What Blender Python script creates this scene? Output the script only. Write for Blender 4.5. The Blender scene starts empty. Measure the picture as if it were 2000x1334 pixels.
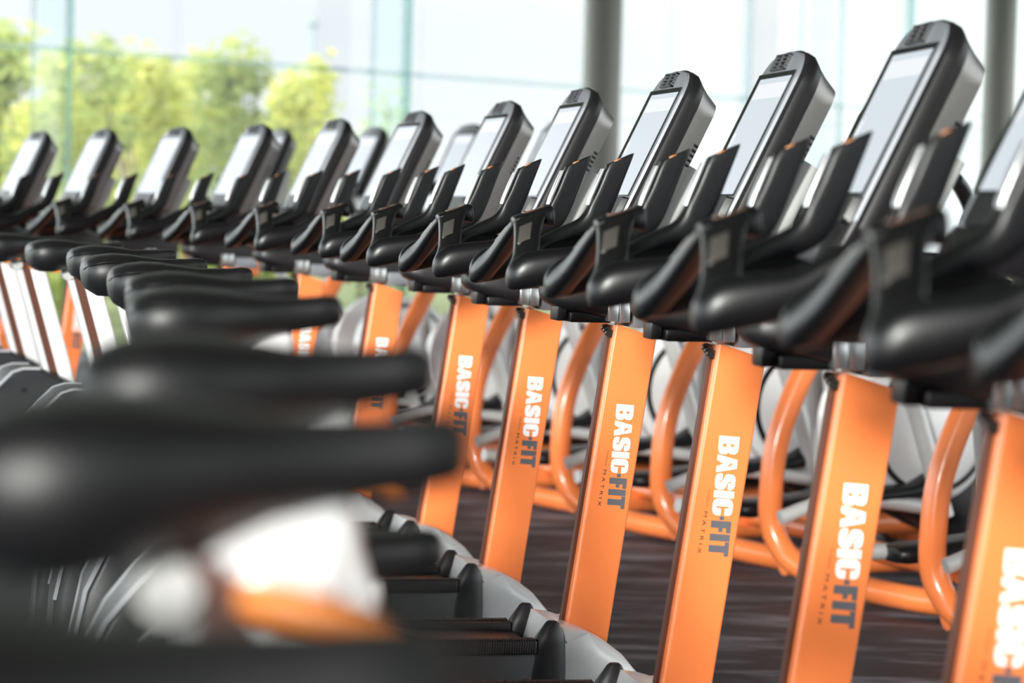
import bpy, bmesh, math, random
from mathutils import Vector, Matrix
random.seed(7)
S = bpy.context.scene
C = S.collection

# ------------------------------------------------------------------ camera
CAM_H = 1.23
F_PX = 5000.0
cam_d = bpy.data.cameras.new('camera')
cam = bpy.data.objects.new('camera', cam_d)
C.objects.link(cam)
cam_d.sensor_width = 36.0
cam_d.lens = F_PX / 2000.0 * 36.0
cam_d.clip_start = 0.05
cam_d.clip_end = 400
PITCH = math.atan((667 - 416) / F_PX)
ROLL = math.atan(0.026)
Rm = Matrix.Rotation(math.pi/2 - PITCH, 4, 'X') @ Matrix.Rotation(ROLL, 4, 'Z')
cam.matrix_world = Matrix.Translation((0, 0, CAM_H)) @ Rm
cam_d.dof.use_dof = True
cam_d.dof.focus_distance = 5.15
cam_d.dof.aperture_fstop = 3.7
cam_d.dof.aperture_blades = 9
S.camera = cam

# ------------------------------------------------------------------ view
S.view_settings.view_transform = 'Standard'
S.view_settings.look = 'None'
S.view_settings.exposure = 0.0
S.view_settings.gamma = 1.0
S.view_settings.use_curve_mapping = False
S.cycles.max_bounces = 7
S.cycles.diffuse_bounces = 3
S.cycles.glossy_bounces = 3
S.cycles.transmission_bounces = 2
S.cycles.transparent_max_bounces = 10
S.cycles.sample_clamp_indirect = 6.0
S.cycles.caustics_reflective = False
S.cycles.caustics_refractive = False

# ------------------------------------------------------------------ sky
w = bpy.data.worlds.new('overcast_sky')
S.world = w
w.use_nodes = True
nt = w.node_tree
nt.nodes.clear()
o = nt.nodes.new('ShaderNodeOutputWorld')
bg = nt.nodes.new('ShaderNodeBackground')
tc = nt.nodes.new('ShaderNodeTexCoord')
dot = nt.nodes.new('ShaderNodeVectorMath'); dot.operation = 'DOT_PRODUCT'
dot.inputs[1].default_value = (-0.98, -0.15, 0.1)
mr = nt.nodes.new('ShaderNodeMapRange')
mr.inputs['From Min'].default_value = 0.1
mr.inputs['From Max'].default_value = 0.8
mr.inputs['To Min'].default_value = 1.04
mr.inputs['To Max'].default_value = 5.5
nz = nt.nodes.new('ShaderNodeTexNoise'); nz.inputs['Scale'].default_value = 3.0
nz.inputs['Detail'].default_value = 5
mp = nt.nodes.new('ShaderNodeMapping'); mp.inputs['Scale'].default_value = (1, 1, 4)
cr = nt.nodes.new('ShaderNodeValToRGB')
cr.color_ramp.elements[0].position = 0.38; cr.color_ramp.elements[0].color = (0.86, 0.90, 0.95, 1)
cr.color_ramp.elements[1].position = 0.62; cr.color_ramp.elements[1].color = (0.99, 1.0, 1.0, 1)
L = nt.links.new
L(tc.outputs['Generated'], dot.inputs[0]); L(dot.outputs['Value'], mr.inputs['Value'])
L(tc.outputs['Generated'], mp.inputs[0]); L(mp.outputs[0], nz.inputs['Vector'])
L(nz.outputs['Fac'], cr.inputs[0]); L(cr.outputs[0], bg.inputs['Color'])
dot2 = nt.nodes.new('ShaderNodeVectorMath'); dot2.operation = 'DOT_PRODUCT'; dot2.inputs[1].default_value = (1.0, 0.0, 0.1)
mr2 = nt.nodes.new('ShaderNodeMapRange'); mr2.inputs['From Min'].default_value = 0.45; mr2.inputs['From Max'].default_value = 0.95
mr2.inputs['To Min'].default_value = 0.0; mr2.inputs['To Max'].default_value = 2.5
ad = nt.nodes.new('ShaderNodeMath'); ad.operation = 'ADD'
L(tc.outputs['Generated'], dot2.inputs[0]); L(dot2.outputs['Value'], mr2.inputs['Value'])
L(mr.outputs[0], ad.inputs[0]); L(mr2.outputs[0], ad.inputs[1])
L(ad.outputs[0], bg.inputs['Strength']); L(bg.outputs[0], o.inputs['Surface'])

# ------------------------------------------------------------------ sun
sd = bpy.data.lights.new('sun', 'SUN')
sd.energy = 6.0; sd.angle = math.radians(6); sd.color = (1.0, 0.96, 0.92)
sun = bpy.data.objects.new('sun', sd); C.objects.link(sun)
to_sun = Vector((-0.34, -1.0, 0.22))
sun.rotation_euler = to_sun.to_track_quat('Z', 'Y').to_euler()
sun.location = (-4, -12, 8)

# ------------------------------------------------------------------ materials
def mat(name, col, rough=0.5, metal=0.0, bump=0.0, bscale=300, coat=0.0, emit=None, estr=0, trans=0, var=0.0, spec=0.5):
    m = bpy.data.materials.new(name); m.use_nodes = True
    n = m.node_tree.nodes; b = n['Principled BSDF']; lk = m.node_tree.links.new
    b.inputs['Base Color'].default_value = (*col, 1)
    b.inputs['Roughness'].default_value = rough
    b.inputs['Metallic'].default_value = metal
    b.inputs['Coat Weight'].default_value = coat
    b.inputs['Coat Roughness'].default_value = 0.12
    b.inputs['Specular IOR Level'].default_value = spec
    if emit:
        b.inputs['Emission Color'].default_value = (*emit, 1)
        b.inputs['Emission Strength'].default_value = estr
    t = n.new('ShaderNodeTexCoord'); z = n.new('ShaderNodeTexNoise')
    z.inputs['Scale'].default_value = bscale; z.inputs['Detail'].default_value = 2
    lk(t.outputs['Object'], z.inputs['Vector'])
    if bump:
        bp = n.new('ShaderNodeBump'); bp.inputs['Strength'].default_value = bump
        bp.inputs['Distance'].default_value = 0.001
        lk(z.outputs['Fac'], bp.inputs['Height']); lk(bp.outputs[0], b.inputs['Normal'])
    if var:
        mx = n.new('ShaderNodeMixRGB'); mx.blend_type = 'MIX'
        mx.inputs[1].default_value = (*[c*(1-var) for c in col], 1)
        mx.inputs[2].default_value = (*[min(1, c*(1+var)) for c in col], 1)
        lk(z.outputs['Fac'], mx.inputs[0]); lk(mx.outputs[0], b.inputs['Base Color'])
    return m

M_grip   = mat('black_grip_plastic', (0.005, 0.005, 0.006), 0.33, bump=0.06, bscale=1100, spec=0.38)
M_black  = mat('black_plastic', (0.005, 0.005, 0.006), 0.36, spec=0.35)
M_dark   = mat('charcoal_plastic', (0.013, 0.012, 0.014), 0.40, bump=0.1, bscale=700)
M_shroud = mat('grey_black_shroud', (0.020, 0.021, 0.024), 0.42, bump=0.1, bscale=500)
M_seat   = mat('black_vinyl', (0.007, 0.007, 0.008), 0.44, bump=0.12, bscale=900, spec=0.5)
M_bezel  = mat('console_bezel', (0.30, 0.31, 0.34), 0.36, metal=0.4)
M_side   = mat('console_side', (0.011, 0.010, 0.011), 0.42, spec=0.28)
M_shell  = mat('console_shell', (0.22, 0.21, 0.21), 0.32, metal=0.5)
M_neck   = mat('pale_grey_plastic', (0.50, 0.50, 0.49), 0.38)
M_orange = mat('orange_paint', (0.98, 0.245, 0.066), 0.30, coat=0.4, var=0.03, bscale=6)
M_white  = mat('white_gloss_plastic', (0.74, 0.74, 0.75), 0.22, coat=0.4)
M_silver = mat('brushed_silver', (0.62, 0.62, 0.63), 0.28, metal=0.9, var=0.1, bscale=80)
M_sensor = mat('pulse_sensor_metal', (0.36, 0.33, 0.30), 0.35, metal=0.85, var=0.08, bscale=200)
M_ink_w  = mat('white_print', (0.95, 0.95, 0.95), 0.5)
M_ink_g  = mat('grey_print', (0.11, 0.11, 0.125), 0.5)
M_ink_k  = mat('black_print', (0.05, 0.03, 0.02), 0.5)
M_ink_a  = mat('brown_print', (0.35, 0.12, 0.03), 0.5)
M_bronze = mat('bronze_inset', (0.20, 0.10, 0.06), 0.25, spec=0.7)
M_vent   = mat('vent_grey', (0.13, 0.13, 0.14), 0.35, metal=0.5)
M_amber  = mat('amber_button', (0.45, 0.17, 0.05), 0.4)
M_trim   = mat('pale_trim', (0.42, 0.43, 0.46), 0.35)
M_glass_k= mat('screen_glass', (0.01, 0.012, 0.015), 0.08)
M_disp   = mat('lit_display', (0.02, 0.02, 0.02), 0.30, spec=0.25, emit=(0.66, 0.73, 0.79), estr=1.0)
M_disp2  = mat('lit_display_header', (0.02, 0.02, 0.02), 0.30, spec=0.25, emit=(0.88, 0.91, 0.96), estr=0.98)
M_rubber = mat('ribbed_rubber', (0.035, 0.030, 0.030), 0.55)
M_felt   = mat('dark_rail', (0.10, 0.030, 0.014), 0.6, bump=0.6, bscale=500)
M_bolt   = mat('dark_steel', (0.10, 0.09, 0.08), 0.3, metal=0.9)
M_tube   = mat('light_grey_tube', (0.50, 0.50, 0.50), 0.35, metal=0.2)
M_lever  = mat('orange_lever', (0.90, 0.26, 0.03), 0.45)
M_col    = mat('column_paint', (0.40, 0.385, 0.36), 0.45)
M_mull   = mat('mullion_aluminium', (0.62, 0.72, 0.70), 0.5)
M_ceil   = mat('ceiling_white', (0.62, 0.62, 0.61), 0.8)
M_wall   = mat('wall_paint', (0.10, 0.10, 0.11), 0.8)
M_lamp   = mat('lamp_post_grey', (0.20, 0.24, 0.28), 0.5)
M_bark   = mat('bark', (0.16, 0.11, 0.07), 0.8, bump=0.5, bscale=30)

def leaf_mat(name, c1, c2, c3):
    m = bpy.data.materials.new(name); m.use_nodes = True
    n = m.node_tree.nodes; n.clear(); lk = m.node_tree.links.new
    out = n.new('ShaderNodeOutputMaterial')
    d = n.new('ShaderNodeBsdfDiffuse'); t = n.new('ShaderNodeBsdfTranslucent')
    mx = n.new('ShaderNodeMixShader'); mx.inputs[0].default_value = 0.5
    g = n.new('ShaderNodeNewGeometry'); r = n.new('ShaderNodeValToRGB')
    r.color_ramp.elements[0].color = (*c1, 1); r.color_ramp.elements[1].color = (*c2, 1)
    e = r.color_ramp.elements.new(0.5); e.color = (*c3, 1)
    lk(g.outputs['Random Per Island'], r.inputs[0])
    lk(r.outputs[0], d.inputs[0]); lk(r.outputs[0], t.inputs[0])
    lk(d.outputs[0], mx.inputs[1]); lk(t.outputs[0], mx.inputs[2]); lk(mx.outputs[0], out.inputs[0])
    return m
M_leaf  = leaf_mat('yellow_green_leaves', (0.42, 0.48, 0.10), (0.74, 0.70, 0.22), (0.62, 0.66, 0.24))
M_leaf2 = leaf_mat('green_leaves', (0.26, 0.36, 0.12), (0.60, 0.62, 0.22), (0.46, 0.54, 0.22))
M_leaf3 = leaf_mat('hazed_leaves', (0.35, 0.50, 0.30), (0.60, 0.68, 0.42), (0.50, 0.60, 0.38))  # washed-out haze of the window glass put into the leaf colour

def glass_mat():
    m = bpy.data.materials.new('window_glass'); m.use_nodes = True
    n = m.node_tree.nodes; n.clear(); lk = m.node_tree.links.new
    out = n.new('ShaderNodeOutputMaterial')
    t = n.new('ShaderNodeBsdfTransparent'); t.inputs[0].default_value = (0.975, 0.99, 0.985, 1)
    g = n.new('ShaderNodeBsdfGlossy'); g.inputs['Roughness'].default_value = 0.02
    g.inputs[0].default_value = (0.95, 1, 0.99, 1)
    f = n.new('ShaderNodeFresnel'); f.inputs[0].default_value = 1.22
    mx = n.new('ShaderNodeMixShader')
    lk(f.outputs[0], mx.inputs[0]); lk(t.outputs[0], mx.inputs[1]); lk(g.outputs[0], mx.inputs[2])
    lk(mx.outputs[0], out.inputs[0])
    return m
M_glass = glass_mat()

def floor_mat():
    m = bpy.data.materials.new('dark_plank_floor'); m.use_nodes = True
    n = m.node_tree.nodes; b = n['Principled BSDF']; lk = m.node_tree.links.new
    t = n.new('ShaderNodeTexCoord'); mp = n.new('ShaderNodeMapping')
    mp.inputs['Rotation'].default_value = (0, 0, math.radians(-3))
    mp.inputs['Scale'].default_value = (0.8, 3.6, 1)
    z = n.new('ShaderNodeTexNoise'); z.inputs['Scale'].default_value = 1.7; z.inputs['Detail'].default_value = 6
    z.inputs['Roughness'].default_value = 0.65
    r = n.new('ShaderNodeValToRGB')
    r.color_ramp.elements[0].position = 0.50; r.color_ramp.elements[0].color = (0.030, 0.033, 0.048, 1)
    r.color_ramp.elements[1].position = 0.66; r.color_ramp.elements[1].color = (0.34, 0.35, 0.42, 1)
    z2 = n.new('ShaderNodeTexNoise'); z2.inputs['Scale'].default_value = 240
    mx = n.new('ShaderNodeMixRGB'); mx.blend_type = 'MULTIPLY'; mx.inputs[0].default_value = 0.35
    lk(t.outputs['Object'], mp.inputs[0]); lk(mp.outputs[0], z.inputs['Vector'])
    lk(t.outputs['Object'], z2.inputs['Vector'])
    lk(z.outputs['Fac'], r.inputs[0]); lk(r.outputs[0], mx.inputs[1]); lk(z2.outputs['Color'], mx.inputs[2])
    lk(mx.outputs[0], b.inputs['Base Color']); b.inputs['Roughness'].default_value = 0.62
    return m

# ------------------------------------------------------------------ mesh helpers
def obj(name, bm, m, parent=None, smooth=True, angle=40):
    bmesh.ops.recalc_face_normals(bm, faces=bm.faces[:])
    me = bpy.data.meshes.new(name); 
    for f in bm.faces: f.smooth = smooth
    if smooth:
        ca = math.radians(angle)
        for e in bm.edges:
            if len(e.link_faces) == 2 and e.calc_face_angle(0) > ca: e.smooth = False
    bm.to_mesh(me); bm.free(); me.materials.append(m)
    ob = bpy.data.objects.new(name, me); C.objects.link(ob)
    if parent: ob.parent = parent
    return ob

def loft(bm, secs, n=20, p=2.0, caps=True):
    """secs: (centre, A half vector, B half vector[, exponent])"""
    rings = []
    for s in secs:
        c, A, B = Vector(s[0]), Vector(s[1]), Vector(s[2]); q = s[3] if len(s) > 3 else p
        ring = []
        for i in range(n):
            a = 2*math.pi*(i+0.5)/n; ca, sa = math.cos(a), math.sin(a)
            k = 2.0/q
            x = math.copysign(abs(ca)**k, ca); y = math.copysign(abs(sa)**k, sa)
            ring.append(bm.verts.new(c + A*x + B*y))
        rings.append(ring)
    for r0, r1 in zip(rings, rings[1:]):
        for i in range(n):
            bm.faces.new((r0[i], r0[(i+1) % n], r1[(i+1) % n], r1[i]))
    if caps:
        bm.faces.new(rings[0][::-1]); bm.faces.new(rings[-1])
    return bm

def smooth_secs(secs, k=3):
    """Catmull-Rom resampling of loft sections"""
    out = []
    P = [[Vector(a) for a in s[:3]] + [s[3] if len(s) > 3 else 2.0] for s in secs]
    for i in range(len(P)-1):
        p0, p1, p2, p3 = P[max(0, i-1)], P[i], P[i+1], P[min(len(P)-1, i+2)]
        for j in range(k):
            t = j/k
            f = lambda a, b, c, d: 0.5*((2*b) + (c-a)*t + (2*a-5*b+4*c-d)*t*t + (3*b-a-3*c+d)*t**3)
            out.append([f(p0[m], p1[m], p2[m], p3[m]) for m in range(3)] + [p1[3]+(p2[3]-p1[3])*t])
    out.append(P[-1]); return out

def mirror_y(secs):
    m = lambda v: (v[0], -v[1], v[2])
    return [(m(s[0]), m(s[1]), m(s[2]), *s[3:]) for s in secs]

def box(bm, x0, x1, y0, y1, z0, z1, mtx=None, bevel=0.0, seg=2):
    r = bmesh.ops.create_cube(bm, size=1.0)
    for v in r['verts']:
        v.co = Vector(((x0+x1)/2+v.co.x*(x1-x0), (y0+y1)/2+v.co.y*(y1-y0), (z0+z1)/2+v.co.z*(z1-z0)))
    if bevel:
        es = list({e for v in r['verts'] for e in v.link_edges})
        rr = bmesh.ops.bevel(bm, geom=es, offset=bevel, segments=seg, profile=0.5, affect='EDGES')
        vs = list({v for f in rr['faces'] for v in f.verts})
    else:
        vs = r['verts']
    if mtx:
        allv = {v for v in vs}
        # include connected
        st = list(allv)
        while st:
            v = st.pop()
            for e in v.link_edges:
                ov = e.other_vert(v)
                if ov not in allv: allv.add(ov); st.append(ov)
        for v in allv: v.co = mtx @ v.co
    return bm

def prism(bm, prof, y0, y1, bevel=0.0, seg=3):
    """extrude an (x,z) outline from y0 to y1"""
    a = [bm.verts.new((x, y0, z)) for x, z in prof]; b = [bm.verts.new((x, y1, z)) for x, z in prof]
    n = len(prof); fs = [bm.faces.new(a[::-1]), bm.faces.new(b)]
    for i in range(n): fs.append(bm.faces.new((a[i], a[(i+1) % n], b[(i+1) % n], b[i])))
    if bevel:
        es = [e for f in fs[:2] for e in f.edges]
        bmesh.ops.bevel(bm, geom=es, offset=bevel, segments=seg, profile=0.5, affect='EDGES')
    return bm

def tube(bm, pts, r, n=14, r2=None, k=5):
    """round tube through points (Catmull-Rom), optional list of radii"""
    P = [Vector(p) for p in pts]; rs = r if isinstance(r, (list, tuple)) else [r]*len(P)
    Q = []
    for i in range(len(P)-1):
        p0, p1, p2, p3 = P[max(0, i-1)], P[i], P[i+1], P[min(len(P)-1, i+2)]
        kk = k if len(P) > 2 else 1
        for j in range(kk):
            t = j/kk
            Q.append((0.5*((2*p1)+(p2-p0)*t+(2*p0-5*p1+4*p2-p3)*t*t+(3*p1-p0-3*p2+p3)*t**3), rs[i]+(rs[i+1]-rs[i])*t))
    Q.append((P[-1], rs[-1]))
    rings = []; up = None
    for i, (c, rr) in enumerate(Q):
        d = (Q[min(i+1, len(Q)-1)][0] - Q[max(i-1, 0)][0]).normalized()
        if up is None: up = Vector((0, 1, 0)) if abs(d.y) < .9 else Vector((1, 0, 0))
        a = d.cross(up).normalized(); b = a.cross(d).normalized(); up = b
        rings.append([bm.verts.new(c + a*rr*math.cos(2*math.pi*j/n) + b*rr*math.sin(2*math.pi*j/n)) for j in range(n)])
    for r0, r1 in zip(rings, rings[1:]):
        for i in range(n): bm.faces.new((r0[i], r0[(i+1) % n], r1[(i+1) % n], r1[i]))
    bm.faces.new(rings[0][::-1]); bm.faces.new(rings[-1])
    return bm

def cyl(bm, c, r, y0, y1, n=32, r1=None):
    """cylinder along local Y"""
    r1 = r if r1 is None else r1
    a = [bm.verts.new((c[0]+r*math.cos(2*math.pi*i/n), y0, c[1]+r*math.sin(2*math.pi*i/n))) for i in range(n)]
    b = [bm.verts.new((c[0]+r1*math.cos(2*math.pi*i/n), y1, c[1]+r1*math.sin(2*math.pi*i/n))) for i in range(n)]
    bm.faces.new(a[::-1]); bm.faces.new(b)
    for i in range(n): bm.faces.new((a[i], a[(i+1) % n], b[(i+1) % n], b[i]))
    return bm

def tag(o, label, cat, group=None, kind=None):
    if label: o['label'] = label
    if cat: o['category'] = cat
    if group: o['group'] = group
    if kind: o['kind'] = kind
    return o

def struct(name, bm, m, smooth=False):
    ob = obj(name, bm, m, None, smooth); ob['kind'] = 'structure'; return ob

NB = lambda: bmesh.new()

# flat outlines -> thin mesh on the mast side
def flat(name, polys, depth, m, parent, mtx):
    cu = bpy.data.curves.new(name, 'CURVE'); cu.dimensions = '2D'; cu.fill_mode = 'BOTH'; cu.extrude = depth
    for poly in polys:
        sp = cu.splines.new('POLY'); sp.points.add(len(poly)-1)
        for i, (x, y) in enumerate(poly): sp.points[i].co = (x, y, 0, 1)
        sp.use_cyclic_u = True
    return curve_to_mesh(name, cu, m, parent, mtx)

def curve_to_mesh(name, cu, m, parent, mtx):
    tmp = bpy.data.objects.new(name + '_c', cu); C.objects.link(tmp)
    dg = bpy.context.evaluated_depsgraph_get(); dg.update()
    me = bpy.data.meshes.new_from_object(tmp.evaluated_get(dg))
    bpy.data.objects.remove(tmp); 
    me.name = name; me.transform(mtx); me.materials.clear(); me.materials.append(m)
    ob = bpy.data.objects.new(name, me); C.objects.link(ob); ob.parent = parent
    return ob

def text_mesh(name, body, length, cap, m, parent, mtx, spacing=1.0):
    cu = bpy.data.curves.new(name, 'FONT'); cu.body = body; cu.size = .01; cu.extrude = 0.0002
    cu.space_character = spacing
    ob = curve_to_mesh(name, cu, m, parent, Matrix.Identity(4))
    xs = [v.co.x for v in ob.data.vertices]; ys = [v.co.y for v in ob.data.vertices]
    ob.data.transform(mtx @ Matrix.Diagonal((length/(max(xs)-min(xs)), cap/(max(ys)-min(ys)), 1, 1)) @ Matrix.Translation((-min(xs), -min(ys), 0)))
    return ob

# ------------------------------------------------------------------ console (shared by both rows)
SLOPE = math.atan2(0.104, 0.218)
def console_frame(u0, h0, slope=SLOPE):
    """matrix: local (lateral y, along face t, outward n) -> bike space"""
    T = Vector((math.sin(slope), 0, math.cos(slope))); N = Vector((-math.cos(slope), 0, math.sin(slope)))
    Y = Vector((0, -1, 0))    # Y x T = N
    m = Matrix.Identity(4)
    for i in range(3):
        m[i][0] = Y[i]; m[i][1] = T[i]; m[i][2] = N[i]
    m[0][3], m[1][3], m[2][3] = u0, 0, h0
    return m

def outline(hw, t0, t1, rt, rb, arch=0.0, n=7):
    pts = []
    def corner(cx, cy, r, a0):
        for i in range(n+1):
            a = math.radians(a0 + 90*i/n); pts.append((cx+r*math.cos(a), cy+r*math.sin(a)))
    corner(hw-rt, t1-rt, rt, 0); 
    for i in range(1, 6):
        f = i/6; x = (hw-rt)*(1-2*f); pts.append((x, t1 + arch*(1-(x/(hw-rt))**2)))
    corner(-hw+rt, t1-rt, rt, 90)
    corner(-hw+rb, t0+rb, rb, 180); corner(hw-rb, t0+rb, rb, 270)
    return pts

def stack(bm, levels, mtx, cap0=True, cap1=True):
    rings = []
    for pts, n in levels:
        rings.append([bm.verts.new(mtx @ Vector((x, y, n))) for x, y in pts])
    for r0, r1 in zip(rings, rings[1:]):
        k = len(r0)
        for i in range(k): bm.faces.new((r0[i], r0[(i+1) % k], r1[(i+1) % k], r1[i]))
    if cap0: bm.faces.new(rings[0])
    if cap1: bm.faces.new(rings[-1])
    return bm

def add_console(root, u0, h0, simple=False):
    m = console_frame(u0, h0)
    HW = 0.123
    # face bezel (metallic grey), slightly dished
    b = NB()
    stack(b, [(outline(HW-0.012, -0.050, 0.278, 0.050, 0.02, 0.006), 0.0005),
              (outline(HW-0.003, -0.056, 0.286, 0.056, 0.02, 0.007), -0.002),
              (outline(HW, -0.058, 0.289, 0.058, 0.02, 0.007), -0.007)], m)
    body = obj('console_face', b, M_bezel, root)
    b = NB()
    stack(b, [(outline(HW, -0.058, 0.289, 0.058, 0.02, 0.007), -0.007),
              (outline(HW+0.010, -0.064, 0.292, 0.060, 0.02, 0.008), -0.012),
              (outline(HW+0.015, -0.066, 0.290, 0.060, 0.02, 0.008), -0.026),
              (outline(HW+0.013, -0.064, 0.284, 0.058, 0.02, 0.006), -0.034),
              (outline(HW+0.009, -0.062, 0.278, 0.060, 0.02, 0.003), -0.044)], m)
    obj('console_housing', b, M_side, root)
    b = NB()
    stack(b, [(outline(HW+0.008, -0.060, 0.278, 0.058, 0.02, 0.003), -0.044),
              (outline(HW+0.001, -0.055, 0.268, 0.055, 0.02, 0.003), -0.062),
              (outline(HW-0.017, -0.045, 0.256, 0.035, 0.02, 0.002), -0.088),
              (outline(HW-0.030, -0.035, 0.246, 0.030, 0.02, 0.002), -0.091)], m)
    shell = obj('console_shell', b, M_shell, root, angle=25)
    # recessed black glass and lit display
    b = NB(); box(b, -0.116, 0.113, -0.002, 0.249, 0.0006, 0.0016, m)
    gl = obj('screen', b, M_glass_k, root, smooth=False)
    b = NB(); box(b, -0.090, 0.106, 0.002, 0.238, 0.0016, 0.0022, m)
    dp = obj('lit_display', b, M_disp, gl, smooth=False); dp['label'] = 'pale blue lit display'
    b = NB(); box(b, -0.082, 0.102, 0.196, 0.226, 0.0022, 0.0025, m)
    box(b, -0.088, -0.070, 0.100, 0.126, 0.0022, 0.0025, m)
    obj('display_header', b, M_disp2, gl, smooth=False)
    # key strip under the screen
    b = NB(); stack(b, [([(x+.03, y) for x, y in outline(0.090, -0.054, -0.004, 0.004, 0.008)], 0.0006), ([(x+.03, y) for x, y in outline(0.086, -0.050, -0.007, 0.004, 0.008)], 0.012)], m)
    obj('key_strip', b, M_black, root)
    if simple: return
    # fan vent: frame, slats and a cross bar
    b = NB()
    y0, y1, t0, t1 = -0.042, 0.042, 0.252, 0.284
    box(b, y0, y1, t0, t0+0.003, 0.0, 0.007, m); box(b, y0, y1, t1-0.003, t1, 0.0, 0.007, m)
    box(b, y0, y0+0.003, t0, t1, 0.0, 0.007, m); box(b, y1-0.003, y1, t0, t1, 0.0, 0.007, m)
    for k in range(1, 4): box(b, y0, y1, t0+k*0.008-0.0010, t0+k*0.008+0.0010, 0.003, 0.006, m)
    for yy in (0.0,): box(b, yy-0.002, yy+0.002, t0, t1, 0.003, 0.0068, m)
    fv = obj('fan_vent', b, M_vent, root, smooth=False)
    b = NB(); box(b, y0+0.002, y1-0.002, t0+0.002, t1-0.002, 0.0, 0.0016, m)
    obj('vent_opening', b, M_black, fv, smooth=False)
    # speaker louvres on the near rear edge of the shell
    for sg in (1, -1):
        for k in range(5):
            b = NB(); t = 0.112+0.011*k
            mm = m @ Matrix.Translation((sg*(HW-0.013), t, -0.080)) @ Matrix.Rotation(sg*math.radians(35), 4, 'Y')
            box(b, -0.0035, 0.0035, -0.003, 0.003, -0.007, 0.007, mm, bevel=0.0015, seg=2)
            obj('speaker_louvre', b, M_black, shell)

# ------------------------------------------------------------------ seat
SEAT_L = 0.250
def seat_mesh():
    b = NB()
    st = [(0.000, .046, -.022, -.040), (0.003, .070, -.012, -.058), (0.010, .088, -.004, -.072), (0.030, .101, .003, -.086), (0.060, .105, .007, -.088),
          (0.090, .097, .006, -.080), (0.120, .076, .002, -.068), (0.150, .055, -.002, -.057),
          (0.180, .044, -.002, -.050), (0.210, .039, -.001, -.044), (0.232, .037, .001, -.040),
          (0.242, .033, .000, -.037), (0.248, .026, -.004, -.033), (SEAT_L, .014, -.009, -.028)]
    rings = []; n = 28
    st2 = []
    for i in range(len(st)-1):
        for j in range(2):
            t = j/2; st2.append([a+(c-a)*t for a, c in zip(st[i], st[i+1])])
    st2.append(list(st[-1]))
    for x, hw, zt, zb in st2:
        ring = []; zm = zt - 0.42*(zt-zb)
        for i in range(n):
            a = 2*math.pi*i/n; ca, sa = math.cos(a), math.sin(a)
            y = hw*math.copysign(abs(ca)**0.6, ca)
            if sa >= 0: z = zm + (zt-zm)*abs(sa)**0.52
            else: z = zm - (zm-zb)*abs(sa)**0.9*(0.8+0.2*abs(ca))
            if sa < 0: y *= 0.92+0.08*(1+sa)
            ring.append(b.verts.new((x, y, z)))
        rings.append(ring)
    for r0, r1 in zip(rings, rings[1:]):
        for i in range(n): b.faces.new((r0[i], r0[(i+1) % n], r1[(i+1) % n], r1[i]))
    b.faces.new(rings[0][::-1]); b.faces.new(rings[-1])
    return b

# lettering outlines, cap height 1, reading direction +x
def off(p, dx): return [(x+dx, y) for x, y in p]
G_B = [[(0,0),(0,1),(.60,1),(.76,.95),(.84,.84),(.84,.62),(.76,.52),(.86,.42),(.88,.18),(.80,.05),(.64,0)],
       [(.36,.60),(.50,.60),(.50,.79),(.36,.79)], [(.36,.20),(.52,.20),(.52,.41),(.36,.41)]]
G_A = [[(0,0),(.20,1),(.62,1),(.86,0),(.56,0),(.50,.20),(.46,.20),(.42,.42),(.37,.20),(.30,.10),(.28,0)],
       [(.40,.93),(.44,.93),(.45,.78),(.53,.66),(.64,.62),(.64,.59),(.52,.60),(.47,.52),(.43,.64),(.33,.70),(.33,.74),(.42,.76)]]
G_S = [[(0,.34),(0,.18),(.08,.05),(.25,0),(.53,0),(.70,.05),(.78,.18),(.78,.42),(.68,.54),(.42,.62),(.37,.68),(.37,.79),(.42,.81),(.45,.79),(.45,.66),(.77,.66),
        (.77,.82),(.69,.95),(.53,1),(.25,1),(.10,.95),(.02,.82),(.02,.57),(.10,.47),(.36,.38),(.42,.32),(.42,.21),(.37,.19),(.34,.21),(.34,.34)]]
G_I = [[(0,0),(0,1),(.34,1),(.34,0)]]
G_C = [[(.80,.62),(.80,.82),(.71,.95),(.55,1),(.25,1),(.10,.95),(0,.82),(0,.18),(.10,.05),(.25,0),(.55,0),(.71,.05),(.80,.18),(.80,.42),(.46,.42),(.46,.20),(.41,.17),(.36,.20),(.36,.80),(.41,.83),(.46,.80),(.46,.62)]]
G_D = [[(0,.40),(0,.62),(.19,.62),(.19,.40)]]
G_F = [[(0,0),(0,1),(.58,1),(.58,.78),(.35,.78),(.35,.60),(.54,.60),(.54,.39),(.35,.39),(.35,0)]]
G_T = [[(0,.78),(0,1),(.70,1),(.70,.78),(.52,.78),(.52,0),(.18,0),(.18,.78)]]

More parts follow.
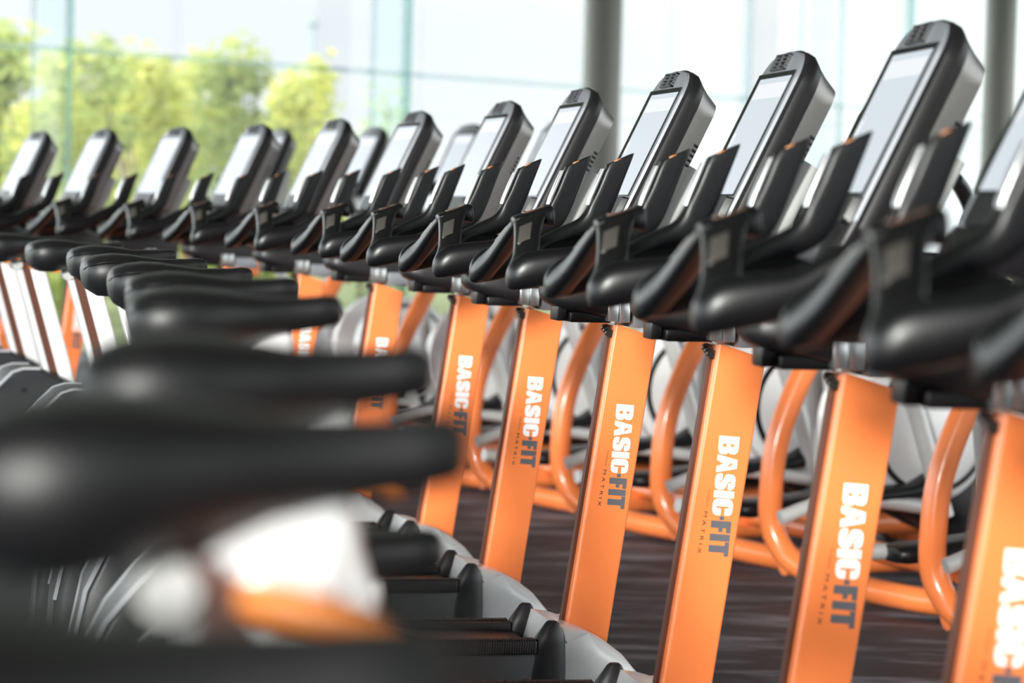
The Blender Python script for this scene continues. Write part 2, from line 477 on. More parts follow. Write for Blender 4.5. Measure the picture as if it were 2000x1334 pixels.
def make_bike():
    root = bpy.data.objects.new('exercise_bike', None); C.objects.link(root)
    # ---- mast
    def mu(h): return -0.139*(1.0-h)          # centre of the mast at height h
    b = NB()
    k = 0.047
    prof = [(mu(.16)-k, .16), (mu(1.006)-k, 1.006), (mu(.978)+k, .978), (mu(.16)+k, .16)]
    a0 = NB(); 
    vs0 = [b.verts.new((x, -.034, z)) for x, z in prof]; vs1 = [b.verts.new((x, .034, z)) for x, z in prof]
    b.faces.new(vs0[::-1]); b.faces.new(vs1)
    for i in range(4): b.faces.new((vs0[i], vs0[(i+1) % 4], vs1[(i+1) % 4], vs1[i]))
    a0.free()
    bmesh.ops.bevel(b, geom=[e for e in b.edges if abs(e.verts[0].co.z-e.verts[1].co.z) > .3], offset=.006, segments=4, profile=.5, affect='EDGES')
    mast = obj('mast', b, M_orange, root)
    # lettering
    a = Vector((0.139, 0, 1)).normalized()
    def tm(u, h, sc, a=a):
        s, t = -a, Vector((a.z, 0, -a.x))
        m = Matrix.Identity(4)
        for i in range(3): m[i][0] = s[i]*sc; m[i][1] = t[i]*sc; m[i][2] = (0, -1, 0)[i]
        m[0][3], m[1][3], m[2][3] = u, -.0344, h
        return m
    CAP = .0375
    base = tm(-.0395, .839, CAP, Vector((.070, 0, 1)).normalized())
    polys = []
    for g, dx in ((G_B, 0), (G_A, .91), (G_S, 1.81), (G_I, 2.64), (G_C, 3.03)): polys += [off(p, dx) for p in g]
    flat('brand_lettering', polys, .0003, M_ink_w, mast, base)['label'] = 'white bold lettering'
    polys = []
    for g, dx in ((G_D, 3.87), (G_F, 4.10), (G_I, 4.74), (G_T, 5.11)): polys += [off(p, dx) for p in g]
    flat('brand_lettering', polys, .0003, M_ink_g, mast, base)['label'] = 'grey bold lettering'
    text_mesh('small_lettering', 'POWERED BY', .033, .0042, M_ink_a, mast, tm(-.0575, .742, 1))['label'] = 'small print'
    text_mesh('small_lettering', 'MATRIX', .077, .0066, M_ink_k, mast, tm(-.0640, .702, 1), 1.5)['label'] = 'thin spaced lettering'
    # rail down the rear face and its clamp screws
    b = NB(); ra = Matrix.Identity(4)
    pr = [(mu(.2)-k-.007, .2), (mu(.98)-k-.007, .98), (mu(.98)-k+.001, .98), (mu(.2)-k+.001, .2)]
    prism(b, pr, -.010, .010); obj('rear_rail', b, M_felt, mast, smooth=False)
    b = NB()
    for yy in (-.016, .0, .016): cyl(b, (mu(1.0)-k-.008, .990+yy*.3), .0085, yy-.006, yy+.006, 14)
    obj('clamp_bolt', b, M_bolt, mast)

    # ---- housing under the handlebar
    b = NB()
    loft(b, smooth_secs([((-.198, 0, 1.070), (0, .030, 0), (0, 0, .008), 2.5), ((-.188, 0, 1.068), (0, .050, 0), (0, 0, .022), 3),
             ((-.150, 0, 1.064), (0, .062, 0), (0, 0, .032), 3.5), ((-.075, 0, 1.060), (0, .070, 0), (0, 0, .045), 4),
             ((.000, 0, 1.064), (0, .072, 0), (0, 0, .062), 4), ((.050, 0, 1.080), (0, .066, 0), (0, 0, .085), 4), ((.075, 0, 1.100), (0, .055, 0), (0, 0, .090), 3)], 2), 28)
    hs = obj('handlebar_housing', b, M_dark, root)
    b = NB(); box(b, -.074, -.052, -.0760, .0760, 1.012, 1.052, bevel=.0012); box(b, -.0505, -.028, -.0770, .0770, 1.010, 1.052, bevel=.0012); 
    obj('clamp_plate', b, M_silver, hs)['label'] = 'silver clamp plate'
    b = NB(); box(b, -.020, .066, -.0745, .0745, 1.000, 1.040, bevel=.003); obj('side_plate', b, M_bezel, hs)
    b = NB(); box(b, -.172, -.150, -.03, .03, 1.010, 1.050, bevel=.003); box(b, -.148, -.060, -.05, .05, 1.008, 1.030, bevel=.004)
    obj('cable_cover', b, M_black, hs)
    # ---- handlebar: arms with horns, pulse grips meeting in the middle
    armN = [((-.4665, -.186, 1.122), (0, 0, .007), (0, .006, 0), 2.0), ((-.464, -.187, 1.122), (.001, 0, .017), (0, .013, 0), 2.1), ((-.456, -.189, 1.125), (.002, 0, .026), (0, .019, 0), 2.2), ((-.436, -.193, 1.132), (.002, 0, .032), (0, .022, 0), 2.3),
            ((-.390, -.200, 1.141), (0, 0, .030), (0, .021, 0), 2.4), ((-.352, -.204, 1.151), (0, 0, .025), (0, .020, 0), 2.4),
            ((-.316, -.207, 1.172), (-.004, 0, .021), (0, .018, 0), 2.4), ((-.284, -.209, 1.190), (-.005, 0, .018), (0, .017, 0), 2.5),
            ((-.252, -.210, 1.204), (-.008, 0, .018), (0, .016, 0), 2.8), ((-.230, -.210, 1.222), (-.018, 0, .014), (0, .016, 0), 3.2),
            ((-.217, -.210, 1.247), (-.023, 0, .004), (0, .015, 0), 4.5), ((-.201, -.210, 1.285), (-.0245, 0, -.006), (0, .014, 0), 5),
            ((-.183, -.210, 1.332), (-.026, 0, -.0115), (0, .013, 0), 5), ((-.182, -.210, 1.335), (-.024, 0, -.0105), (0, .011, 0), 4)]
    gripN = [None, ((-.438, -.192, 1.118), (.022, 0, .006), (0, -.010, .016), 2.4), ((-.440, -.174, 1.128), (.026, 0, .008), (0, -.012, .020), 2.5), ((-.422, -.125, 1.158), (.024, 0, .009), (0, -.009, .016), 3.0),
             ((-.410, -.075, 1.188), (.024, 0, .009), (0, -.008, .014), 3.2), ((-.398, -.030, 1.212), (.028, 0, .010), (0, -.006, .012), 3.2), ((-.390, .004, 1.226), (.031, 0, .010), (0, -.003, .010), 3.2)]
    bar = bpy.data.objects.new('handlebar', None); C.objects.link(bar); bar.parent = root
    for mir in (0, 1):
        f = mirror_y if mir else (lambda q: q); sg = -1 if mir else 1
        b = NB(); loft(b, smooth_secs(f(armN), 3), 24); obj('handlebar_arm', b, M_grip, bar)
        b = NB(); loft(b, smooth_secs(f(gripN[1:]), 3), 24); obj('pulse_grip', b, M_grip, bar)
        # sensor plate on the grip
        c = Vector((-.412, -.083, 1.184)); d = (Vector((-.398, -.030, 1.212))-Vector((-.422, -.125, 1.158))).normalized()
        A = Vector((.023, 0, .010)).normalized(); Nn = A.cross(d).normalized()
        if Nn.z < 0: Nn = -Nn
        b = NB(); mm = Matrix.Identity(4)
        for i in range(3): mm[i][0] = A[i]; mm[i][1] = d[i]; mm[i][2] = Nn[i]
        mm.translation = c + Nn*.0135
        box(b, -.0125, .0125, -.030, .030, -.003, .0022, mm, bevel=.002)
        if mir:
            for v in b.verts: v.co.y = -v.co.y
        obj('pulse_sensor', b, M_sensor, bar)['label'] = 'brushed metal pulse sensor'
        # pale strip on the rear edge of the horn and the round thumb button on its top
        b = NB(); loft(b, f([((-.2405, -.210, 1.249), (.003, 0, 0), (0, .010, 0), 6), ((-.2365, -.210, 1.262), (.0035, 0, 0), (0, .011, 0), 6),
                           ((-.2255, -.210, 1.290), (.0035, 0, 0), (0, .011, 0), 6), ((-.2140, -.210, 1.317), (.003, 0, 0), (0, .009, 0), 6)]), 16)
        obj('horn_strip', b, M_silver, bar)['label'] = 'bright metal strip'
        b = NB(); mm = Matrix.Translation((-.186, .210 if mir else -.210, 1.3345)) @ Matrix.Rotation(math.radians(-24), 4, 'Y')
        bmesh.ops.create_cone(b, cap_ends=True, segments=20, radius1=.006, radius2=.005, depth=.0025, matrix=mm @ Matrix.Diagonal((1.3, .8, 1, 1)))
        obj('thumb_button', b, M_amber, bar)['label'] = 'amber thumb button'
        # cross brace into the housing
        b = NB(); loft(b, smooth_secs(f([((-.300, -.200, 1.170), (.040, 0, .010), (0, .006, .012), 2.6), ((-.250, -.150, 1.150), (.050, 0, .010), (0, .006, .014), 2.6),
                             ((-.170, -.080, 1.120), (.075, 0, .010), (0, .004, .020), 2.6), ((-.110, 0, 1.105), (.095, 0, .010), (0, .002, .028), 2.6)]), 3), 20)
        obj('handlebar_brace', b, M_black, bar)
    b = NB(); loft(b, smooth_secs([((-.4235, 0, 1.216), (0, .016, 0), (0, 0, .006), 3), ((-.418, 0, 1.216), (0, .024, 0), (0, 0, .010), 3.2), ((-.392, 0, 1.222), (0, .027, 0), (0, 0, .012), 3.2),
             ((-.368, 0, 1.226), (0, .026, 0), (-.002, 0, .0165), 3.2), ((-.354, 0, 1.227), (0, .022, 0), (-.003, 0, .019), 3), ((-.3495, 0, 1.230), (0, .014, 0), (-.001, 0, .012), 2.8)], 3), 24)
    cap = obj('centre_grip', b, M_grip, bar)
    b = NB(); loft(b, [((-.405, 0, 1.2300), (0, .010, 0), (0, 0, .002), 3), ((-.385, 0, 1.2345), (0, .012, 0), (0, 0, .0025), 3), ((-.370, 0, 1.2415), (0, .010, 0), (0, 0, .002), 3)], 16)
    obj('cap_inset', b, M_bronze, cap)['label'] = 'bronze glossy inset'  # thin bronze inset along the top of the centre grip

    # ---- console and its neck
    b = NB()
    loft(b, smooth_secs([((.010, 0, 1.10), (.035, 0, 0), (0, .055, 0), 4), ((.015, 0, 1.16), (.035, 0, 0), (0, .060, 0), 4), ((.036, 0, 1.20), (.030, 0, -.012), (0, .065, 0), 4),
             ((.068, 0, 1.27), (.030, 0, -.015), (0, .065, 0), 4), ((.100, 0, 1.335), (.030, 0, -.016), (0, .06, 0), 4)], 2), 24)
    obj('console_neck', b, M_neck, root)['label'] = 'pale grey console bracket'
    b = NB()
    loft(b, [((-.055, 0, 1.17), (.05, 0, 0), (0, .10, 0), 4), ((-.060, 0, 1.200), (.045, 0, .01), (0, .125, 0), 4), ((-.048, 0, 1.235), (.03, 0, .01), (0, .13, 0), 4)], 28)
    obj('console_tray', b, M_dark, root)
    add_console(root, -.048, 1.271)

    # ---- lower body
    b = NB()
    prof = [(-1.20, .16), (-1.19, .45), (-1.165, .57), (-1.130, .640), (-1.085, .695), (-1.045, .735), (-1.015, .745), (-.965, .745), (-.885, .705), (-.79, .63), (-.70, .535), (-.62, .45),
            (-.56, .385), (-.46, .352), (-.22, .345), (-.18, .26), (-.15, .16), (-.22, .07), (-1.22, .07)]
    prism(b, prof, -.105, .105, bevel=.012); body = obj('body_shroud', b, M_shroud, root)
    # white edge trim along the rear curve
    b = NB(); edge = prof[1:8]
    pts = [(x, z) for x, z in edge]
    for i, (x, z) in enumerate(pts):
        pass
    outer = [(x, z) for x, z in pts]; inner = []   # thin strip
    for i, (x, z) in enumerate(pts):
        a_ = Vector(pts[max(0, i-1)]); c_ = Vector(pts[min(len(pts)-1, i+1)]); d_ = (c_-a_).normalized()
        inner.append((x - (-d_.y)*.004, z - d_.x*.004))
        outer[i] = (x + (-d_.y)*.003, z + d_.x*.003)
    for y0_, y1_ in ((-.1075, -.1015), (.1015, .1075)):
        b = NB(); prism(b, outer + inner[::-1], y0_, y1_)
        obj('edge_trim', b, M_trim, body, smooth=False)['label'] = 'white edge trim'
    for yy in (-.1065, .1065):
        b = NB(); cyl(b, (-1.01, .68), .008, yy-.0015, yy+.0015, 16); obj('cover_screw', b, M_black, body)
    # white front cowl
    b = NB()
    cp = [(-.180, .392), (-.150, .388), (-.110, .375), (-.070, .355), (-.030, .325), (.005, .285), (.035, .235), (.058, .17), (.068, .10), (.060, .055), (-.24, .055), (-.235, .20), (-.215, .262)]
    prism(b, cp, -.125, .125, bevel=.035, seg=6); obj('front_cowl', b, M_white, root, angle=60)
    # side posts with conical tops, ribbed foot ledges
    for sg in (-1, 1):
        y = sg*.118
        b = NB(); loft(b, [((-.205, y, .10), (.045, 0, 0), (0, .022, 0), 2.6), ((-.196, y, .30), (.040, 0, 0), (0, .020, 0), 2.6), ((-.192, y, .355), (.034, 0, 0), (0, .019, 0), 2.3),
                  ((-.190, y, .368), (.031, 0, 0), (0, .018, 0), 2.1), ((-.187, y, .396), (.014, 0, 0), (0, .010, 0), 2), ((-.187, y, .400), (.009, 0, 0), (0, .007, 0), 2)], 24)
        obj('side_post', b, M_dark, root, angle=50)
        b = NB(); box(b, -.50, -.222, min(y-.022, y+.022), max(y-.022, y+.022), .335, .362, bevel=.002)
        led = obj('foot_ledge', b, M_dark, root)
        b = NB()
        for i in range(54):
            x = -.498+i*.0051
            box(b, x, x+.0024, y+sg*.010-.013, y+sg*.010+.013, .338, .3655)
        obj('ledge_ribs', b, M_rubber, led, smooth=False)
        b = NB(); box(b, -.56, -.215, min(y*.98-.016, y*.98+.016), max(y*.98-.016, y*.98+.016), .10, .336, bevel=.01)
        obj('side_panel', b, M_shroud, root)
    # crank, pedals
    b = NB(); tube(b, [(-.50, -.150, .27), (-.66, -.158, .25)], .014); cyl(b, (-.50, .27), .024, -.165, -.105, 20)
    obj('crank_arm', b, M_bolt, root)
    b = NB(); tube(b, [(-.50, .150, .27), (-.34, .158, .29)], .014); cyl(b, (-.50, .27), .024, .105, .165, 20)
    obj('crank_arm', b, M_bolt, root)
    for x, z, sg in ((-.66, .25, -1), (-.34, .29, 1)):
        b = NB(); box(b, x-.05, x+.05, sg*.22-.045, sg*.22+.045, z-.014, z+.014, bevel=.008)
        pe = obj('pedal', b, M_black, root)
        b = NB(); tube(b, [(x+.01, sg*.22-.045, z+.01), (x+.01, sg*.22-.03, z+.055), (x+.01, sg*.22+.03, z+.055), (x+.01, sg*.22+.045, z+.01)], .005, 8); obj('pedal_strap', b, M_rubber, pe)
    # base
    b = NB(); box(b, -1.15, -.02, -.035, .035, .05, .13, bevel=.012); obj('base_beam', b, M_orange, root)
    for x, wd in ((-1.10, .22), (-.02, .20)):
        b = NB(); tube(b, [(x, -wd, .04), (x, wd, .04)], .032, 18); sb = obj('stabiliser', b, M_orange, root)
        for sg in (-1, 1):
            b = NB(); cyl(b, (x, .037), .037, sg*wd-.02, sg*wd+.02, 20); obj('stabiliser_foot', b, M_black, sb)
    # ---- seat post and seat
    def su(h): return -.987 - .28*(h-1.03)
    b = NB()
    for (d0, d1, yw, M_, nm, lb) in ((.000, .046, .031, M_white, 'seat_post', 'white seat post'),):
        prism(b, [(su(.62)+d0, .62), (su(1.055)+d0, 1.055), (su(1.055)+d1, 1.055), (su(.62)+d1, .62)], -yw, yw, bevel=.008)
    post = obj('seat_post', b, M_white, root)
    b = NB(); prism(b, [(su(.62)-.022, .62), (su(1.055)-.022, 1.055), (su(1.055)+.002, 1.055), (su(.62)+.002, .62)], -.026, .026)
    obj('post_rack', b, M_felt, post, smooth=False)['label'] = 'dark toothed rack'
    b = NB(); prism(b, [(su(.62)-.036, .62), (su(1.055)-.036, 1.055), (su(1.055)-.022, 1.055), (su(.62)-.022, .62)], -.030, .030, bevel=.003)
    obj('post_strip', b, M_white, post)
    # seat group
    sg_ = seat_obj = obj('seat', seat_mesh(), M_seat, root)
    b = NB(); ppl = []
    for (x, hw, z) in ((.0015, .052, -.026), (.006, .076, -.020), (.016, .093, -.016), (.035, .1035, -.010), (.062, .106, -.008)):
        ppl.append((x, hw, z))
    full = [(x, -hw, z) for x, hw, z in ppl[::-1]] + [(x, hw, z) for x, hw, z in ppl]
    tube(b, full, .0012, 6, k=3); obj('seat_seam', b, M_black, seat_obj)
    b = NB()
    box(b, .120, .195, -.026, .026, -.088, -.040, bevel=.012, seg=3); 
    carr = obj('seat_carriage', b, M_white, seat_obj)
    b = NB(); loft(b, [((.140, -.035, -.086), (0, .006, 0), (0, 0, .008)), ((.160, -.04, -.088), (0, .010, 0), (0, 0, .010)), ((.205, -.045, -.096), (0, .008, 0), (0, 0, .008)), ((.228, -.045, -.103), (0, .005, 0), (0, 0, .003))], 16)
    obj('adjust_lever', b, M_lever, seat_obj)['label'] = 'orange adjustment lever'
    b = NB(); cyl(b, (.106, -.084), .015, -.035, .035, 20); obj('carriage_cap', b, M_neck, seat_obj)
    return root

GROUP = 'exercise bikes in the front row'
def copy_tree(o, parent=None):
    c = o.copy(); C.objects.link(c); c.parent = parent
    for ch in list(o.children): copy_tree(ch, c)
    return c

bike0 = make_bike()
# name, x, y, heading, seat rear tip u, seat top h, label
BIKES = [
 ('C4', 0.252, 5.355, 13.0, -1.143, 1.122, 'black exercise bike with orange mast, third fully visible console from the right'),
 ('C3', 0.411, 4.642, 10.7, -1.134, 1.122, 'black exercise bike with orange mast, second fully visible console from the right'),
 ('C2', 0.537, 3.86, 8.8, -1.11, 1.126, 'black exercise bike with orange mast, largest of the fully visible consoles, first from right'),
 ('C1', 0.64, 3.13, 7.5, -1.1, 1.126, 'black exercise bike with orange mast, console and mast cut by the right edge'),
 ('C0', 0.75, 2.42, 5.0, -1.062, 0.935, 'exercise bike with the lowered saddle whose nose sits beside the white cowls at bottom'),
 ('N1', 0.85, 1.9, 4, -1.158, 1.131, 'blurred exercise bike, its saddle directly above and behind the widest dark saddle'),
 ('N2', 0.87, 1.3, 3, -1.14, 1.13, 'strongly blurred exercise bike with white saddle clamp and orange lever showing'),
 ('N3', 0.88, 0.70, 2, -1.14, 1.122, 'nearest exercise bike, its saddle a dark blur along the bottom edge'),
 ('C5', 0.072, 6.18, 13.2, -1.135, 1.124, 'black exercise bike with orange mast, fourth fully visible console from the right'),
 ('C6', -0.114, 7.0, 16.2, -1.203, 1.124, 'black exercise bike with orange mast, fifth fully visible console from the right'),
 ('C7', -0.388, 7.865, 19.8, -1.24, 1.126, 'black exercise bike with orange mast, sixth fully visible console from the right'),
 ('C8', -0.693, 8.716, 21.7, -1.2, 1.122, 'black exercise bike with orange mast, fifth console from the left edge'),
 ('C9', -1.039, 9.502, 25.3, -1.15, 1.122, 'black exercise bike with orange mast, fourth console from the left edge'),
 ('C10', -1.411, 10.093, 28.0, -1.13, 1.122, 'black exercise bike with orange mast, third console from the left edge'),
 ('C11', -1.79, 10.62, 28.5, -1.13, 1.122, 'black exercise bike with orange mast, second console from the left edge'),
 ('C12', -2.168, 11.209, 30.0, -1.13, 1.122, 'black exercise bike with orange mast, leftmost console at far end of the row'),
]
for i, (nm, x, y, th, su_, sh, lab) in enumerate(BIKES):
    r = bike0 if i == 0 else copy_tree(bike0)
    r.location = (x, y, 0); r.rotation_euler = (0, 0, math.radians(th))
    tag(r, lab, 'exercise bike', GROUP)
    for ch in r.children:
        k = ch.name.split('.')[0]
        if k == 'seat': ch.location = (su_, 0, sh)
        if k == 'seat_post': ch.location = (su_+1.13, 0, sh-1.125)
        if k == 'body_shroud' and su_ < -1.18: ch.location = (su_+1.13, 0, 0)

# ------------------------------------------------------------------ second row: cross trainers
def make_trainer():
    root = bpy.data.objects.new('cross_trainer', None); C.objects.link(root)
    # J shaped orange frame tube, leaning forward, from floor beam up to console
    b = NB(); tube(b, [(.26, -.66, .06), (.18, -.50, .06), (.08, -.24, .075), (.0, -.07, .12), (-.045, 0, .22), (-.055, 0, .36), (-.035, 0, .52), (.03, 0, .69), (.11, 0, .84), (.18, 0, .97)], .040, 18)
    ft = obj('frame_tube', b, M_orange, root)
    b = NB(); box(b, .22, .32, -.71, -.65, .012, .105, bevel=.012); fb = obj('foot_bracket', b, M_orange, ft)
    b = NB(); cyl(b, (.27, .058), .016, -.718, -.709, 18); obj('bracket_bolt', b, M_black, fb)
    b = NB(); tube(b, [(.30, -.60, .15), (.30, .10, .15)], .034, 14); obj('cross_tube', b, M_orange, root)
    b = NB(); tube(b, [(.17, 0, .88), (.26, 0, 1.15), (.30, 0, 1.33)], [.045, .04, .04], 16); obj('console_mast', b, M_orange, root)
    b = NB(); tube(b, [(0.0, 0, .11), (1.15, 0, .11)], .045, 14); obj('base_beam', b, M_orange, root)
    for x in (1.1,):
        b = NB(); tube(b, [(x, -.30, .05), (x, .30, .05)], .045, 16); st = obj('stabiliser', b, M_orange, root)
        for sg in (-1, 1):
            b = NB(); cyl(b, (x, .05), .05, sg*.30-.02, sg*.30+.02, 20); obj('stabiliser_foot', b, M_black, st)
    # white drive covers with grey ring
    for sg in (-1, 1):
        b = NB(); c = (.44, .56)
        y0, y1 = (sg*.10, sg*.175)
        cyl(b, c, .25, y0, sg*.15, 48); cyl(b, c, .25, sg*.15, y1, 48, r1=.22)
        dc = obj('drive_cover', b, M_white, root)
        b = NB(); n = 48
        for r0, r1, yy in ((.200, .222, sg*.180),):
            A_ = [b.verts.new((c[0]+r0*math.cos(2*math.pi*i/n), yy, c[1]+r0*math.sin(2*math.pi*i/n))) for i in range(n)]
            B_ = [b.verts.new((c[0]+r1*math.cos(2*math.pi*i/n), yy-sg*.006, c[1]+r1*math.sin(2*math.pi*i/n))) for i in range(n)]
            for i in range(n): b.faces.new((A_[i], A_[(i+1) % n], B_[(i+1) % n], B_[i]))
        bmesh.ops.solidify(b, geom=b.faces[:], thickness=.004)
        obj('cover_ring', b, M_shroud, dc)
    b = NB(); loft(b, smooth_secs([((.35, 0, .30), (.03, 0, 0), (0, .10, 0), 3), ((.62, 0, .32), (0, 0, .16), (0, .11, 0), 3), ((.95, 0, .28), (0, 0, .12), (0, .10, 0), 3), ((1.05, 0, .2), (0, 0, .04), (0, .05, 0), 3)], 2), 20)
    obj('drive_body', b, M_dark, root)
    # moving arms, links, pedals
    for sg, ph in ((-1, .10), (1, -.08)):
        y = sg*.235
        b = NB(); tube(b, [(.36+ph, y, .28), (.28+ph*.6, y, .62), (.20, y, .98), (.16-ph*.4, y, 1.20)], [.030, .030, .028, .025], 14); obj('swing_arm', b, M_tube, root)
        b = NB(); tube(b, [(.16-ph*.4, y, 1.19), (.13-ph*.5, y, 1.27), (.09-ph*.5, y*.95, 1.33), (.05-ph*.5, y*.85, 1.36)], .024, 14); obj('arm_grip', b, M_grip, root)
        b = NB(); tube(b, [(.36+ph, y, .30), (.0+ph, y*.9, .30+ph*.4), (-.22+ph, y*.8, .28)], .024, 12); obj('link_arm', b, M_tube, root)
        b = NB(); loft(b, smooth_secs([((-.02+ph, sg*.17, .30+ph*.4), (0, .06, 0), (0, 0, .02), 3), ((.02+ph, sg*.17, .30+ph*.4), (0, .075, 0), (0, 0, .03), 3), ((.25+ph, sg*.17, .32+ph*.4), (0, .075, 0), (0, 0, .025), 3), ((.35+ph, sg*.17, .36+ph*.4), (0, .07, 0), (0, 0, .05), 3), ((.37+ph, sg*.17, .37+ph*.4), (0, .05, 0), (0, 0, .03), 3)], 2), 20)
        obj('foot_plate', b, M_black, root)
        b = NB(); tube(b, [(.20, sg*.05, 1.05), (.05, sg*.16, 1.12), (-.06, sg*.20, 1.14), (-.08, sg*.17, 1.22), (-.03, sg*.10, 1.26)], .018, 12); obj('fixed_handle', b, M_grip, root)
    b = NB(); loft(b, [((.26, 0, 1.18), (.05, 0, 0), (0, .10, 0), 3), ((.29, 0, 1.30), (.05, 0, -.02), (0, .11, 0), 3), ((.33, 0, 1.42), (.04, 0, -.02), (0, .09, 0), 3)], 24)
    obj('console_neck', b, M_neck, root)
    add_console(root, .19, 1.365, simple=True)
    b = NB(); cyl(b, (.10, 1.17), .034, -.06, .06, 20); obj('bottle_holder', b, M_black, root)
    return root
tr0 = make_trainer()
TR = [(1.27, 7.30, 20, 'nearest cross trainer, curved orange tube between the two rightmost bike masts'),
      (.91, 8.35, 22, 'cross trainer, curved orange tube between second and third bike masts from right'),
      (.60, 9.20, 23, 'cross trainer, curved orange tube between third and fourth bike masts from right'),
      (.25, 9.95, 24, 'cross trainer, curved orange tube between fourth and fifth bike masts from right'),
      (-.11, 10.75, 25, 'cross trainer, curved orange tube between fifth and sixth bike masts from right'),
      (-.50, 11.55, 27, 'cross trainer, orange tube just right of the seventh bike mast from right'),
      (-.98, 12.35, 29, 'cross trainer second from the far left end of the rear row'),
      (-1.50, 13.05, 31, 'cross trainer at the far left end of the rear row')]
for i, (x, y, th, lab) in enumerate(TR):
    r = tr0 if i == 0 else copy_tree(tr0)
    r.location = (x, y, 0); r.rotation_euler = (0, 0, math.radians(th)); tag(r, lab, 'cross trainer', 'cross trainers in the second row')

# ------------------------------------------------------------------ room
WA, WB = Vector((-9.0, 14.22)), Vector((8.4, 30.13))      # back glass wall line
YN = -3.5
HC = 4.2
def poly_slab(name, pts, z0, z1, m):
    b = NB(); lo = [b.verts.new((x, y, z0)) for x, y in pts]; hi = [b.verts.new((x, y, z1)) for x, y in pts]
    b.faces.new(lo[::-1]); b.faces.new(hi); n = len(pts)
    for i in range(n): b.faces.new((lo[i], lo[(i+1) % n], hi[(i+1) % n], hi[i]))
    return struct(name, b, m)
rp = [(-9, YN), (8.4, YN), (WB.x, WB.y), (WA.x, WA.y)]
poly_slab('floor', rp, -.08, 0, floor_mat())
poly_slab('ceiling', rp, HC, HC+.15, M_ceil)
def fin_mat(name, tint):
    m = bpy.data.materials.new(name); m.use_nodes = True
    n = m.node_tree.nodes; n.clear(); lk = m.node_tree.links.new
    out = n.new('ShaderNodeOutputMaterial'); t = n.new('ShaderNodeBsdfTransparent'); t.inputs[0].default_value = (*tint, 1)
    g = n.new('ShaderNodeBsdfGlossy'); g.inputs['Roughness'].default_value = .05
    mx = n.new('ShaderNodeMixShader'); mx.inputs[0].default_value = .06
    lk(t.outputs[0], mx.inputs[1]); lk(g.outputs[0], mx.inputs[2]); lk(mx.outputs[0], out.inputs[0])
    return m
M_fin = fin_mat('pale_green_glass_fin', (.86, .915, .92)); M_fin2 = fin_mat('green_glass_edge', (.52, .68, .66)); M_fin3 = fin_mat('grey_glass_edge', (.70, .77, .77))
def glass_wall(idx, P, Q, bars, trans_h, z0=.10):
    """bars: (distance along wall, width, depth, material)"""
    d = Q-P; Lw = d.length; ang = math.atan2(d.y, d.x)
    mt = Matrix.Translation((P.x, P.y, 0)) @ Matrix.Rotation(ang, 4, 'Z')
    b = NB(); box(b, 0, Lw, -.006, .006, z0, HC, mt); win = struct('window_%d' % idx, b, M_glass)
    for dd, wd, dp, m_ in bars:
        b = NB(); box(b, dd-wd/2, dd+wd/2, -.012-dp, -.012, z0, HC, mt); obj('glass_fin', b, m_, win, smooth=False)
    b = NB(); box(b, 0, Lw, .010, .034, trans_h-.020, trans_h+.020, mt); obj('transom', b, M_fin3, win, smooth=False)
    b = NB(); box(b, 0, Lw, -.06, .06, z0-.10, z0, mt); obj('sill_rail', b, M_mull, win, smooth=False)
def wall_s(px):
    """distance along the back wall of the sight line through image column px"""
    k = (px-1000)/F_PX; d = (WB-WA).normalized()
    return (k*WA.y - WA.x)/(d.x - k*d.y)
fins = [(67, .030, .02, M_fin3), (100, .20, .01, M_fin), (134, .045, .05, M_fin2), (760, .34, .01, M_fin), (728, .03, .02, M_fin3), (793, .045, .05, M_fin2),
        (1455, .05, .05, M_fin3), (1560, .03, .02, M_fin3), (1598, .34, .01, M_fin), (1636, .04, .05, M_fin3), (1768, .06, .06, M_fin2)]
glass_wall(1, WA, WB, [(wall_s(p-15), a_, b_, c_) for p, a_, b_, c_ in fins], 2.37)
glass_wall(2, Vector((-9, YN)), WA, [(k*2.2, .04, .05, M_mull) for k in range(9)], 2.37)
glass_wall(3, Vector((-9, YN)), Vector((8.4, YN)), [(k*2.9, .04, .05, M_mull) for k in range(1, 6)], 3.2, 1.75)
b = NB(); box(b, -9, 8.4, YN-.10, YN+.02, 0, 1.65); struct('added_dark_wall', b, M_wall)  # unseen wall behind the camera, added so black plastics reflect something dark
glass_wall(4, Vector((8.4, YN)), WB, [(k*3.0, .04, .05, M_mull) for k in range(1, 11)], 2.37)

def column(px, Z, r, i, lab):
    X = (px-1000)/F_PX*Z
    b = NB(); loft(b, [((X, Z, 0), (r, 0, 0), (0, r, 0)), ((X, Z, HC), (r, 0, 0), (0, r, 0))], 48)
    ob = obj('column', b, M_col); tag(ob, lab, 'column', 'round columns by the glass wall', None)
column(1161, 20.7, .155, 1, 'round grey column rising behind the middle of the row')
column(1934, 24.6, .155, 2, 'round grey column at the right edge behind the largest console')

# ------------------------------------------------------------------ outside
b = NB(); box(b, -60, 60, -45, 90, -.30, -.10); g = mat('grass_ground', (0.20, 0.23, 0.10), 0.9, var=0.35, bscale=1.5)
struct('ground', b, g)

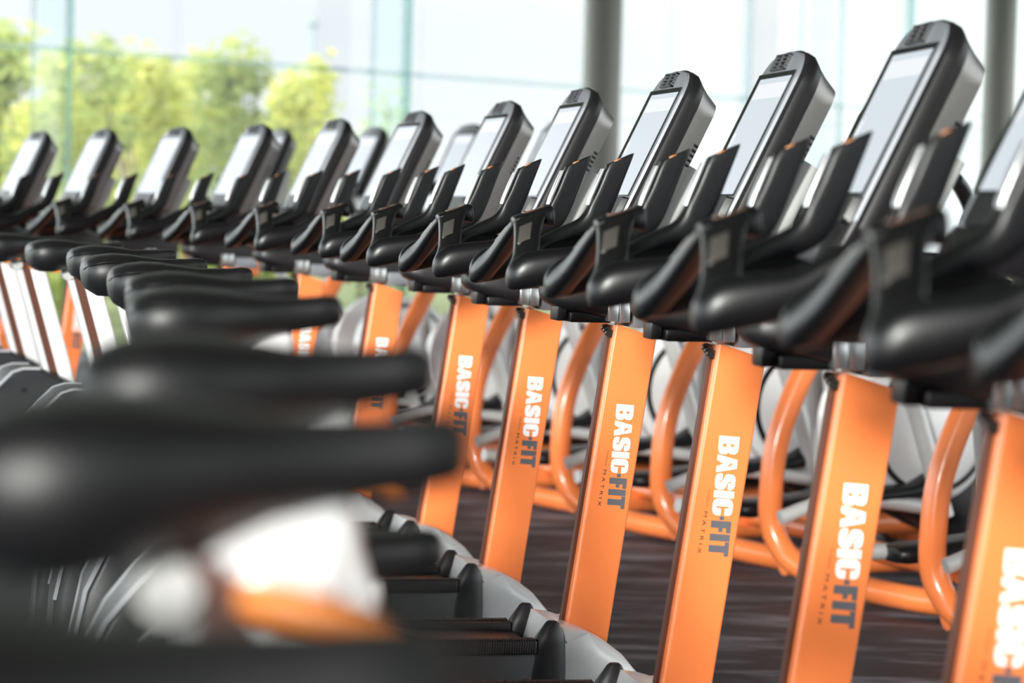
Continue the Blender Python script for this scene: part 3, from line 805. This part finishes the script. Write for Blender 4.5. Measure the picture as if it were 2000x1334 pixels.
def shrub(x, y, hgt, rad, m, lab, n, seed, group, leaf=.11, base=0.0):
    rnd = random.Random(seed)
    root = bpy.data.objects.new('tree', None); C.objects.link(root); root.location = (x, y, -.10)
    tag(root, lab, 'tree', group)
    b = NB()
    tips = []
    for k in range(7):
        a = rnd.uniform(0, 6.28); r = rad*rnd.uniform(.2, .75); hh = hgt*rnd.uniform(.6, .95)
        p = [(0, 0, 0), (math.cos(a)*r*.3, math.sin(a)*r*.3, hh*.4), (math.cos(a)*r, math.sin(a)*r, hh)]
        tube(b, p, [.035, .022, .008], 6, k=3); tips.append(p)
    obj('trunk', b, M_bark, root)
    bl = []
    for k in range(26):
        a = rnd.uniform(0, 6.28); z = base + (hgt-base)*rnd.random()**.85; f = 1.0 - .55*max(0, (z/hgt-.55))/.45
        r = rad*f*math.sqrt(rnd.random()); bl.append((math.cos(a)*r, math.sin(a)*r, z, rnd.uniform(.22, .42)))
    b = NB()
    for k in range(n):
        cx, cy, cz, cr_ = rnd.choice(bl)
        p = Vector((rnd.gauss(0, 1), rnd.gauss(0, 1), rnd.gauss(0, 1.1))).normalized()*cr_*rnd.random()**.4 + Vector((cx, cy, cz))
        if p.z < .02: p.z = .05
        s1 = leaf*rnd.uniform(.6, 1.3); s2 = s1*.38
        q = Matrix.Rotation(rnd.uniform(0, 6.28), 3, 'Z') @ Matrix.Rotation(rnd.uniform(-1.1, 1.1), 3, 'X') @ Matrix.Rotation(rnd.uniform(-.9, .9), 3, 'Y')
        v = [b.verts.new(p + q @ Vector(c)) for c in ((-s1, 0, 0), (0, -s2, .012), (s1, 0, 0), (0, s2, .012))]
        b.faces.new(v)
    fo = obj('foliage', b, m, root, smooth=False); fo['kind'] = 'stuff'
def at(px, Z): return (px-1000)/F_PX*Z
# centre column in the photo, top row, crown radius (px), distance, leaves, label
shr = [(-50, 95, 110, 25.5, M_leaf2, 'olive tree at the left edge beyond the glass'),
       (70, 95, 115, 28.0, M_leaf, 'yellow-green tree just left of the green window edge'),
       (175, 110, 105, 30.5, M_leaf2, 'green tree just right of the green window edge'),
       (270, 130, 100, 33.0, M_leaf, 'lower loose tree behind the second and third consoles from left'),
       (365, 122, 105, 35.5, M_leaf, 'yellow-green tree behind the third and fourth consoles from left'),
       (452, 100, 90, 25.5, M_leaf2, 'darker rounded tree standing tallest on the right of the foliage'),
       (530, 185, 80, 28.0, M_leaf, 'short yellow-green tree left of the lamp post'),
       (598, 130, 42, 30.5, M_leaf, 'slim yellow tree standing at the lamp post'),
       (745, 170, 45, 33.5, M_leaf3, 'pale distant tree right of the lamp post'),
       (700, 260, 55, 36.0, M_leaf3, 'low pale bush at the end of the trees'),
       (20, 190, 120, 38.5, M_leaf, 'low yellow bush filling the gap at the left edge'),
       (225, 200, 120, 41.5, M_leaf, 'low yellow bush filling the gap behind the second console from left'),
       (420, 215, 120, 44.5, M_leaf2, 'low bush filling the gap behind the fourth console from left'),
       (560, 300, 80, 47.0, M_leaf, 'low yellow bush below the lamp post')]
for i, (px_, ty, rpx, Z, m, lab) in enumerate(shr):
    rd = rpx*Z/F_PX*.95; hg = 1.33 + (400-ty)*Z/F_PX
    shrub(at(px_, Z), Z, hg, rd, m, lab, int(2900*rd/.6) if m != M_leaf3 else 700, 40+i, 'trees beyond the glass wall', leaf=.085)
b = NB(); x = at(598, 40)
tube(b, [(x, 40, -.1), (x, 40, 4.1)], [.05, .035], 10); box(b, x-.10, x+.06, 39.9, 40.1, 4.05, 4.17, bevel=.02)
tag(obj('lamp_post', b, M_lamp), 'thin grey lamp post above the trees beyond the glass', 'lamp post')
